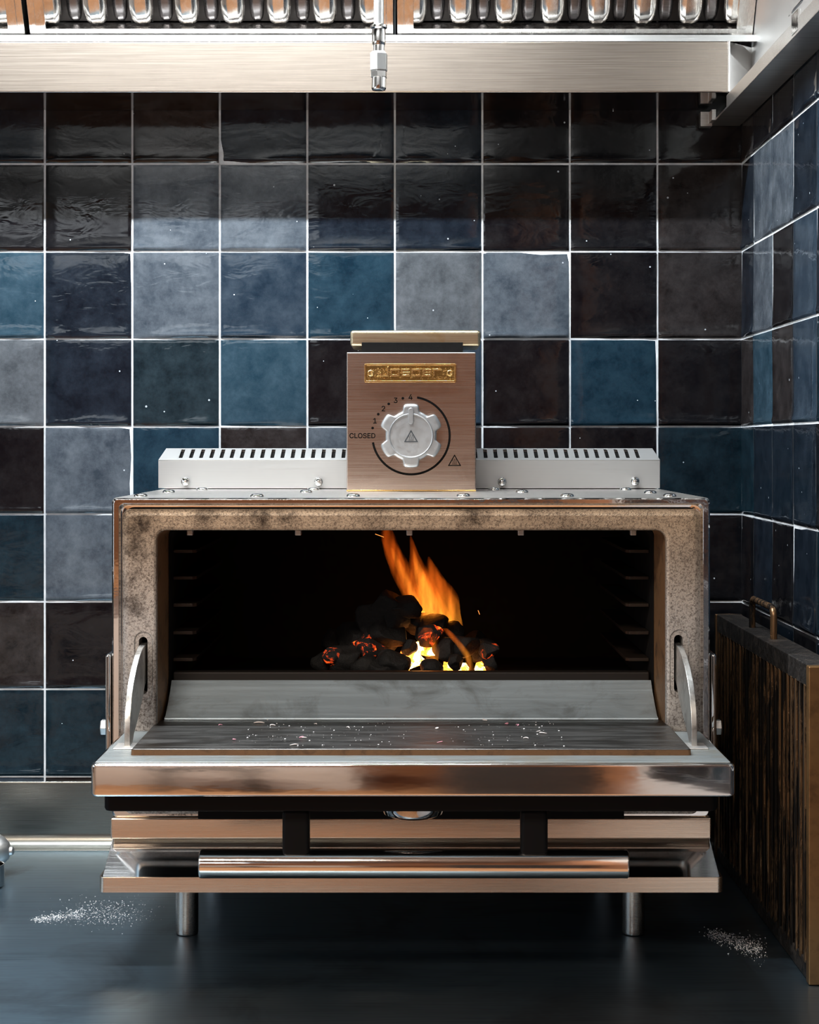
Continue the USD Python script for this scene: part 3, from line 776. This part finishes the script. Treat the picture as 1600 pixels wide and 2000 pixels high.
for ch, px in zip('Josper', (744, 765, 785.5, 806, 827.5, 848)):
    g = unary_union([LineString(s).buffer(w_ / 2, cap_style='flat', join_style='mitre') for s in glyph[ch]])
    g = affinity.affine_transform(g, [q, 0, 0, q, kx(px), kz(733.5 if ch != 'J' else 734)])
    obj('letter', plate_xz(g, cy - .0056, cy - .003), 'brass', bp_)
gr = []
for k in range(420):
    px, py = 717 + rng.random() * 169, 716 + rng.random() * 26
    r0 = q * (.7 + .8 * rng.random())
    m = trimesh.creation.icosahedron(); m.apply_scale([r0, .0007, r0]); m.apply_translation([kx(px), cy - .0035, kz(py)])
    gr.append(m)
st = obj('stippled_ground', cat(*gr), 'brass_ground', bp_)
st.SetCustomDataByKey('kind', 'stuff')
for px in (724.5, 879):
    obj('plate_screw', lathe([(6.2 * q, .003), (6.2 * q, .0042), (5 * q, .0049), (2 * q, .0046), (1.6 * q, .0036)], (kx(px), cy, kz(729)), '-y', 20), 'brass', bp_, smooth=40)
# slotted guard along the back of the roof
GY, GB = -.171, -.126
GX0, GX1 = P(309, 0, 1.068)[0], P(1290, 0, 1.068)[0]
ZG, ZGB = HZ - 32 / 1.068 * U, HZ - 9.5 / 1.049 * U
guard = obj('rear_guard', cat(rbox(GX0, GX1, GY, GY + .0022, ZT + .001, ZG + .0006, .001), bx(GX0 + .003, GX0 + .005, GY + .002, GB, ZT + .001, ZG), bx(GX1 - .005, GX1 - .003, GY + .002, GB, ZT + .001, ZG), bx(GX0 + .004, GX1 - .004, GB, GB + .0015, ZT + .001, ZGB - .001)), 'steel_guard', oven, smooth=30, label='white-shining steel guard with a row of slots')
L = math.hypot(GB - GY, ZGB - ZG)
top = Polygon([(GX0 + .0005, 0), (GX1 - .0005, 0), (GX1 - .0055, L), (GX0 + .0055, L)])
n_sl = 46
holes = [Polygon(rrect(x - .0027, x + .0027, L * .16, L * .93, .0012, 3)) for x in np.linspace(P(357, 0, 1.055)[0], P(1243, 0, 1.055)[0], n_sl)]
m = trimesh.creation.extrude_polygon(top.difference(unary_union(holes)), .0016, engine='earcut')
v = np.asarray(m.vertices)
e1 = np.array([0, GB - GY, ZGB - ZG]) / L
e2 = np.array([0, -(ZGB - ZG), GB - GY]) / L
o_ = np.array([0, GY, ZG - .0008]) - .0035 * e2
v_back = (np.array([o_ + e1 * .003 + [GX0 + .01, 0, 0], o_ + e1 * .003 + [GX1 - .01, 0, 0], o_ + e1 * (L - .002) + [GX1 - .01, 0, 0], o_ + e1 * (L - .002) + [GX0 + .01, 0, 0]]), np.array([[0, 1, 2], [0, 2, 3]]))
v = np.array([0, GY, ZG - .0008]) + v[:, :1] * [1, 0, 0] + v[:, 1:2] * e1 + v[:, 2:] * e2
obj('slotted_top', (v, np.asarray(m.faces)), 'steel_guard', guard)
obj('slot_backing', v_back, 'interior', guard)
obj('guard_lining', bx(GX0 + .006, GX1 - .006, GY + .004, GB - .002, ZT + .002, ZT + .004), 'interior', guard)
for px, py in ((362, 940.5), (622, 941), (981, 941), (1241, 940)):
    p = P(px, py, 1.072)
    s_ = obj('guard_screw', lathe([(.0040, 0), (.0040, .005), (.0066, .0055), (.0068, .0075), (.006, .0098), (.004, .0114), (.001, .0122)], (p[0], GY, max(p[2], ZT + .0075)), '-y', 20), 'chrome', guard, smooth=40)
obj('apron', bx(-.257, .257, YF - .006, YF - .0015, ZB + .001, 1.12), 'steel_black', oven)
# bottom rail, tray and legs
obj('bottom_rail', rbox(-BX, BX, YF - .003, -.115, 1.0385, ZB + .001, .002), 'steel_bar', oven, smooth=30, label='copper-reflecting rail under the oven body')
s1 = 1.298
y1 = -D * (1 - 1 / s1)
zA, zB = 1.0375, HZ - (1714 - 867) / s1 * U
tray = obj('ash_tray', (np.array([[-.3625, YF + .01, zA], [.3625, YF + .01, zA], [.366, y1 + .003, zB - .0005], [-.366, y1 + .003, zB - .0005], [-.3625, YF + .01, zA - .003], [.3625, YF + .01, zA - .003], [.366, y1 + .003, zB - .003], [-.366, y1 + .003, zB - .003]]),
    np.array([[0, 3, 2], [0, 2, 1], [4, 5, 6], [4, 6, 7], [3, 7, 6], [3, 6, 2], [0, 4, 7], [0, 7, 3], [1, 2, 6], [1, 6, 5]])), 'steel_mirror', oven, label='mirror-bright ash tray sloping out below the oven')
zl0 = HZ - (1743 - 867) / s1 * U
rims = [ring(rrect(-.3625, .3625, 0, .10, .006), 0)]
lip_pts = rrect(-.3697, .3697, y1, YF + .04, .007)
inn = rrect(-.3677, .3677, y1 + .002, YF + .04, .006)
z3 = lambda p, z: np.column_stack([p, np.full(len(p), z)])
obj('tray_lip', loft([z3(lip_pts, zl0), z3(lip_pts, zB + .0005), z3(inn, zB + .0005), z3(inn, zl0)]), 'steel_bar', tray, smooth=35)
obj('tray_floor', bx(-.3615, .3615, y1 + .002, -.12, zl0, zl0 + .002), 'steel_dark_polished', tray)
for sx in (-1, 1):
    for y in (-.487, -.165):
        x = (P(366, 0, 1.22)[0], P(1236.5, 0, 1.22)[0])[sx > 0]
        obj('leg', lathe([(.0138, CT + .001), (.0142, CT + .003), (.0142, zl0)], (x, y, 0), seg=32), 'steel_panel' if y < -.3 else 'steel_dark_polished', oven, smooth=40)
obj('base_pan', bx(-.355, .355, YF + .012, -.118, 1.036, 1.0383), 'steel_dark_polished', oven)
# the lowered door
DX, DY0, DY1, DZ0, DZ1 = .3507, -.787, YF - .0035, 1.1315, 1.1685
drings = []
for i, z in ((.004, DZ1), (.0012, DZ1 - .001), (0, DZ1 - .0035), (0, DZ0 + .004), (.0015, DZ0 + .001), (.006, DZ0)):
    drings.append(z3(rrect(-DX + i + .002, DX - i + .002, DY0 + i, DY1, .006), z))
door = obj('door', loft(drings, True, True, True), 'steel_polished', oven, smooth=35, label='lowered oven door with a polished front edge')
obj('door_face', rbox(-DX + .0065, DX - .0025, DY0 + .0045, DY1, DZ1 - .001, DZ1 + .0012, .001), 'steel_grey', door, smooth=30, label='grey cast inner face of the door')
ins = [np.column_stack([r[:, 0], r[:, 1], np.full(len(r), z)]) for r, z in ((rrect(-.312, .312, -.7435, -.5385, .004), DZ1 + .0005), (rrect(-.3115, .3115, -.743, -.539, .004), DZ1 + .0072), (rrect(-.310, .310, -.7415, -.540, .003), DZ1 + .0082))]
plate = obj('heat_plate', loft(ins[1:], True, True, True), 'steel_plate', door, smooth=30, label='dark heat plate scattered with crumbs')
obj('plate_edge', loft(ins[:2], True), 'rust_edge', plate, label='rust-brown edge of the heat plate')
drs = []
for i, z in ((0, DZ0 + .001), (0, 1.1125), (.0012, 1.1095), (.004, 1.1085)):
    drs.append(z3(rrect(-.3405 + i, .3405 - i, -.752 + i, YF - .012 - i, .008), z))
obj('door_underside', loft(drs, True, True, True), 'steel_black', door, smooth=35)
YH = -.737
ZH = HZ - (1687.5 - 867) / 1.378 * U
xh0, xh1 = P(390, 0, 1.378)[0], P(1227, 0, 1.378)[0]
obj('handle', cyl((xh0, YH, ZH), (xh1, YH, ZH), 27.5 / 1.378 * U, 40, .0012), 'steel_polished', door, smooth=30, label='round steel door handle')
for px in (580, 1041.5):
    x = P(px, 0, 1.37)[0]
    obj('handle_post', rbox(x - .0150, x + .0150, YH - .011, YH + .012, ZH + .011, 1.1095, .005), 'steel_black', door, smooth=40)
gx = P(807, 0, 1.37)[0]
obj('dial_housing', lathe([(.010, 1.0925), (.026, 1.0935), (.033, 1.0965), (.0355, 1.102), (.0355, 1.1095)], (gx, -.700, 0), seg=40), 'steel_dark_polished', door, smooth=40)
# the two curved arms that guide the door
arc = np.array([(-.018, 1.274), (0, 1.2735), (.020, 1.2715), (.044, 1.2655), (.0700, 1.2535), (.0905, 1.2405), (.1045, 1.225), (.1135, 1.2085), (.1180, 1.190), (.1182, 1.1700)])
low = np.array([(.1010, 1.1700), (.0900, 1.180), (.0620, 1.192), (.0420, 1.202), (.0200, 1.214), (.0060, 1.2245), (-.004, 1.229), (-.018, 1.231)])
for k, (cx, *_r) in enumerate(slots):
    poly = Polygon([(YF - d, z) for d, z in np.vstack([arc, low])])
    v, f = profile_x(np.array(poly.exterior.coords), cx - .0032, cx + .0032)
    obj('guide_arm', (v, f), 'arm_steel', door, smooth=30, label='curved steel guide arm on the %s of the door' % ('left', 'right')[k])
    obj('arm_foot', rbox(cx - .014, cx + .014, YF - .134, YF - .098, DZ1 + .0005, DZ1 + .0028, .001), 'steel_matte', door)

# ------------------------------------------------------------------ the fire
def lump(size, sd, stretch=(1, 1, 1), sub=3):
    r = np.random.default_rng(sd)
    m = trimesh.creation.icosphere(sub)
    v = np.asarray(m.vertices)
    # broken, faceted outline: clip by random planes, then roughen
    for _ in range(9):
        n = r.normal(size=3); n /= np.linalg.norm(n)
        d = .55 + .3 * r.random()
        h = v @ n
        v = v - np.clip(h - d, 0, None)[:, None] * n
    v = v * (1 + .22 * (meshkit.fbm(v * 2.2 + sd * 3.1, 4, sd) - .5))[:, None]
    return v * size * np.asarray(stretch), np.asarray(m.faces)


FS = 1.155
fp = lambda px, py, dy=0: P(px, py, FS) + np.array([0, dy, 0])
coal_label = 'dark charcoal lump in the heap in the oven'
coals = [  # px, py, radius px, depth offset
    (762, 1192, 42, .015), (728, 1215, 40, .02), (795, 1186, 26, .0), (700, 1250, 38, .02), (680, 1285, 34, .0), (735, 1262, 36, .03), (762, 1240, 38, .01),
    (845, 1228, 30, .0), (815, 1222, 24, .02), (882, 1240, 27, .02), (905, 1262, 28, -.005), (872, 1268, 24, -.01), (770, 1290, 24, -.03), (745, 1300, 22, -.03),
    (925, 1258, 22, .03), (945, 1275, 24, .02), (640, 1292, 26, .01), (955, 1298, 18, .0), (715, 1300, 22, -.02), (660, 1262, 30, .05), (888, 1288, 14, -.03),
    (800, 1262, 17, .0), (838, 1300, 20, -.035)]
for k, (px, py, r, dy) in enumerate(coals):
    p = fp(px, py, dy)
    st_ = (1.0 + .3 * rng.random(), .9, .85 + .25 * rng.random())
    v, f = lump(r / FS * U * 1.12, 100 + k, st_)
    v = v + p
    v[:, 2] = np.maximum(v[:, 2], 1.2052)
    own = {2: 'topmost charcoal lump, just left of the foot of the flames', 7: 'rounded charcoal lump right under the middle flame', 16: 'leftmost dark charcoal lump at the foot of the heap',
           22: 'low black lump at the front between the yellow embers', 14: 'charcoal lump at the right shoulder of the heap, behind the thin flame', 17: 'small charcoal lump at the far right end of the heap'}.get(k)
    tag(obj('charcoal_lump', (v, f), 'charcoal', None, smooth=30), own or coal_label, 'charcoal', None if own else 'charcoal heap')
embers = [
    (802, 1290, 24, .012, 'ember_hot', 'white-hot ember at the front of the fire, left of its middle'), (880, 1298, 18, .012, 'ember_hot', 'glowing yellow ember right of the middle of the fire'),
    (830, 1268, 22, .02, 'ember_hot', 'bright orange ember glowing under the middle lumps'), (940, 1306, 16, .0, 'ember_hot', 'orange ember at the right end of the fire'),
    (785, 1306, 18, -.005, 'ember_hot', 'low yellow ember at the left foot of the fire'), (905, 1308, 14, .0, 'ember_hot', 'small hot ember at the right foot of the fire'),
    (722, 1262, 30, .0, 'ember_dim', 'charcoal lump with red glowing edges left of the flames'), (650, 1278, 20, -.01, 'ember_dim', 'faintly glowing lump at the far left of the fire'),
    (757, 1284, 18, -.012, 'ember_dim', 'small red-edged lump beside the white-hot ember'), (838, 1240, 26, -.012, 'ember_dim', 'lump with a dull red face below the flames'),
    (955, 1270, 18, .0, 'ember_dim', 'lump with faint red cracks right of the flames')]
for k, (px, py, r, dy, mt, lb) in enumerate(embers):
    v, f = lump(r / FS * U * 1.1, 300 + k, (1.1, .9, .9))
    v = v + fp(px, py, dy)
    v[:, 2] = np.maximum(v[:, 2], 1.2052)
    tag(obj('ember', (v, f), mt, None, smooth=30), lb, 'ember', 'glowing embers')


def flame(path, widths, dy, depth, mat, label, n=30, core=None):
    """A tongue of burning gas: an upright sheet of changing width along a path measured on the photo, with an inner core."""
    from scipy.interpolate import PchipInterpolator
    path, widths = np.asarray(path, float), np.asarray(widths, float)
    s = np.linspace(0, 1, len(path)); t = np.linspace(0, 1, n)
    a = np.arange(24) * 2 * np.pi / 24
    out = None
    for name, k, tend, mt in (('flame', 1.0, 1.0, mat),) + ((('core', core[0], core[1], core[2]),) if core else ()):
        tt = t * tend
        px, py = PchipInterpolator(s, path[:, 0])(tt), PchipInterpolator(s, path[:, 1])(tt)
        w = PchipInterpolator(s, widths)(tt) * k * np.sqrt(np.clip((1 - t) * 3, 0, 1) if name == 'core' else 1)
        rings = []
        for m in range(n):
            c = fp(px[m], py[m], dy)
            hw = max(w[m], .25) / 2 / FS * U
            hd = min(depth * k, hw * 1.1 + .0006)
            ww = 1 + .10 * np.sin(2 * a + m * .45 + dy * 90) + .07 * np.sin(5 * a - m * .3)
            # lens-shaped section: thins out towards its edges, so the flame fades there
            rings.append(np.column_stack([c[0] + hw * ww * np.cos(a), c[1] + hd * np.sin(a) * np.abs(np.sin(a)), np.full(24, c[2])]))
        o = obj(name, loft(rings, True, True, True), mt, out, smooth=True)
        out = out or o
    return tag(out, label, 'flame', 'flames in the oven')


flame([(822, 1198), (806, 1165), (788, 1125), (770, 1085), (759, 1055), (756, 1034)], [40, 44, 42, 38, 30, 18], .02, .014, 'flame_gas', 'tall flame tongue leaning left to the oven roof', core=(.45, .7, 'flame_core'))
flame([(848, 1218), (842, 1185), (829, 1145), (815, 1105), (807, 1072), (802, 1046)], [70, 64, 48, 30, 15, 2], .012, .016, 'flame_gas', 'brightest middle flame tongue with a pointed tip', core=(.62, .8, 'flame_core'))
flame([(882, 1226), (876, 1190), (862, 1155), (846, 1120), (838, 1090)], [46, 52, 50, 28, 4], .028, .013, 'flame_gas', 'broad orange flame tongue on the right of the fire')
flame([(920, 1312), (915, 1285), (903, 1262), (885, 1240), (868, 1222)], [10, 15, 17, 16, 12], -.035, .006, 'flame_gas_low', 'thin flame running down over the right-hand lumps')
flame([(848, 1295), (840, 1265), (836, 1245), (834, 1222)], [16, 34, 38, 18], -.024, .008, 'flame_gas_low', 'low flame between the middle lumps')

M('spark_glow', {'p': ('emission', {'color': (1.0, 0.30, 0.06), 'strength': 1.3})}, [], surface='p.emission')
for (xa, ya), (xb, yb), lb in (((733, 1043), (750, 1049), 'flying spark beside the tip of the tallest flame'), ((934, 1192), (937, 1200), 'small flying spark to the right of the flames')):
    tag(obj('spark', cyl(fp(xa, ya), fp(xb, yb), .0005, 8), 'spark_glow'), lb, 'spark')

# ------------------------------------------------------------------ small things
# onion scraps and crumbs on the heat plate
zc = DZ1 + .0083
scraps = [(437, 1417), (520, 1413), (527, 1403), (582, 1442), (592, 1442), (675, 1421), (457, 1446), (585, 1455), (955, 1408), (985, 1415), (1020, 1443), (1045, 1430), (1008, 1419), (1055, 1432), (848, 1424), (858, 1450), (540, 1418), (612, 1415)]
for k, (px, py) in enumerate(scraps):
    s = (py - 867) * U / (HZ - zc)
    p = P(px, py, s)
    r = np.random.default_rng(k)
    n = 7
    a0 = r.random() * 6.28; Lc = .007 + .009 * r.random(); bend = r.normal(0, 2.2)
    ang = a0 + bend * (np.linspace(0, 1, n) - .5)
    step = np.column_stack([np.cos(ang), .6 * np.sin(ang)]) * Lc / n
    pts = np.cumsum(step, 0)
    pts = np.column_stack([p[0] + pts[:, 0], np.clip(p[1] + pts[:, 1], -.736, -.545), zc + .0008 + .0008 * np.sin(np.linspace(0, 3.1, n))])
    tag(obj('onion_scrap', tube(pts, (.0006 + .0006 * r.random()) * np.sin(np.linspace(.5, 2.7, n)), 6), ('onion_pink', 'onion_white', 'onion_white')[k % 3], None, smooth=True), 'tiny pale onion scrap on the heat plate of the oven door', 'food scrap', 'onion scraps on the door')


def grains(n, cloud, r0, r1, zb):
    out = []
    for k in range(n):
        x, y = cloud()
        m = trimesh.creation.icosahedron(); r = r0 + (r1 - r0) * rng.random() ** 3
        m.apply_scale([r, r, r * .6]); m.apply_translation([x, y, zb + r * .5])
        out.append(m)
    return cat(*out)


def plate_cloud():
    px = 470 + 330 * rng.random() if rng.random() < .6 else 880 + 220 * rng.random()
    return (px - 803) / 1.33 * U, -.735 + .185 * rng.random()


tag(obj('crumbs', grains(170, plate_cloud, .0003, .0013, zc), 'flour'), 'white crumbs strewn over the dark heat plate', 'crumbs', kind='stuff')


def at_counter(px, py):
    s = (py - 867) * U / (HZ - CT)
    return P(px, py, s)[:2]


def flour_left():
    u = rng.random()
    if u < .45:
        t = rng.random()
        return at_counter(65 + 95 * t + rng.normal(0, 5), 1797 - 12 * t + rng.normal(0, 3 + 3 * t))
    return at_counter(rng.normal(205, 42), rng.normal(1783, 13))


tag(obj('flour', grains(1500, flour_left, .0002, .0009, CT), 'flour'), 'white flour dusted over the worktop left of the oven', 'flour', kind='stuff')


def flour_right():
    t = rng.random()
    return at_counter(1385 + 105 * t + rng.normal(0, 6), 1822 + 34 * t + rng.normal(0, 4 + 8 * t))


tag(obj('flour', grains(900, flour_right, .0003, .0010, CT), 'flour'), 'thin smear of flour on the worktop beside the grill grate', 'flour', kind='stuff')

# steel funnel and cup cut off by the left edge
p = P(28, 1680, 1.075)
fn = thing('steel_funnel', 'dull grey steel funnel lying at the left edge of the worktop', 'funnel', (p[0] - .05, p[1], CT))
zf = CT + .0345
obj('cone', lathe([(.0025, p[0]), (.006, p[0] - .002), (.0065, p[0] - .006), (.012, p[0] - .008), (.020, p[0] - .016), (.0300, p[0] - .034), (.0335, p[0] - .046), (.0342, p[0] - .05), (.0342, p[0] - .075), (.031, p[0] - .076)], (0, p[1], zf), 'x', 36), 'steel_matte', fn, smooth=30)
p2 = P(8, 1715, 1.092)
cup = thing('steel_cup', 'small polished steel cup at the left edge in front of the funnel', 'cup', (p2[0] - .017, p2[1] - .028, CT))
obj('bowl', lathe([(.019, CT + .0005), (.023, CT + .002), (.0245, CT + .006), (.0235, CT + .030), (.0240, CT + .0315), (.0225, CT + .0315), (.0220, CT + .008), (.001, CT + .006)], (p2[0] - .017, p2[1] - .028, 0), seg=40), 'steel_polished', cup, smooth=35)

# grill grate standing on edge along the right wall
gx0 = P(1580, 0, 1.352)[0]
gx1, gy0, gy1 = gx0 + .040, -.700, -.078
gz1 = CT + .3630
gg = thing('grill_grate', 'greasy bronze-brown grill grate standing on edge beside the oven', 'grill grate', (gx0, -.39, CT))
obj('end_post', rbox(gx0, gx1, gy0, gy0 + .014, CT + .0005, gz1, .0015), 'grate_bronze', gg, smooth=30)
obj('end_post', rbox(gx0, gx1, gy1 - .014, gy1, CT + .0005, gz1, .0015), 'grate_iron', gg, smooth=30)
obj('rail', rbox(gx0 + .002, gx1 - .002, gy0 + .012, gy1 - .012, gz1 - .026, gz1, .0015), 'grate_crust', gg, smooth=30)
obj('rail', rbox(gx0 + .002, gx1 - .002, gy0 + .012, gy1 - .012, CT + .0005, CT + .022, .0015), 'grate_crust', gg, smooth=30)
obj('back_plate', bx(gx0 + .008, gx0 + .011, gy0 + .012, gy1 - .012, CT + .015, gz1 - .02), 'interior', gg)
nb = 25
for y in np.linspace(gy0 + .030, gy1 - .026, nb):
    obj('bar', rbox(gx0 + .0015, gx0 + .0045, y - .0042, y + .0042, CT + .018, gz1 - .024, .0009, 6), 'grate_iron', gg, smooth=40)
hy0, hy1 = P(0, 0, 1.185)[1], P(0, 0, 1.115)[1]
hxm, hz = gx0 + .018, gz1 + .040
hp = [(hxm, hy0, gz1 - .004), (hxm, hy0, hz - .010), (hxm, hy0 + .003, hz - .004), (hxm, hy0 + .010, hz), (hxm, hy1 - .010, hz), (hxm, hy1 - .003, hz - .004), (hxm, hy1, hz - .010), (hxm, hy1, gz1 - .004)]
obj('handle', tube(hp, .0045, 10), 'grate_iron', gg, smooth=40)
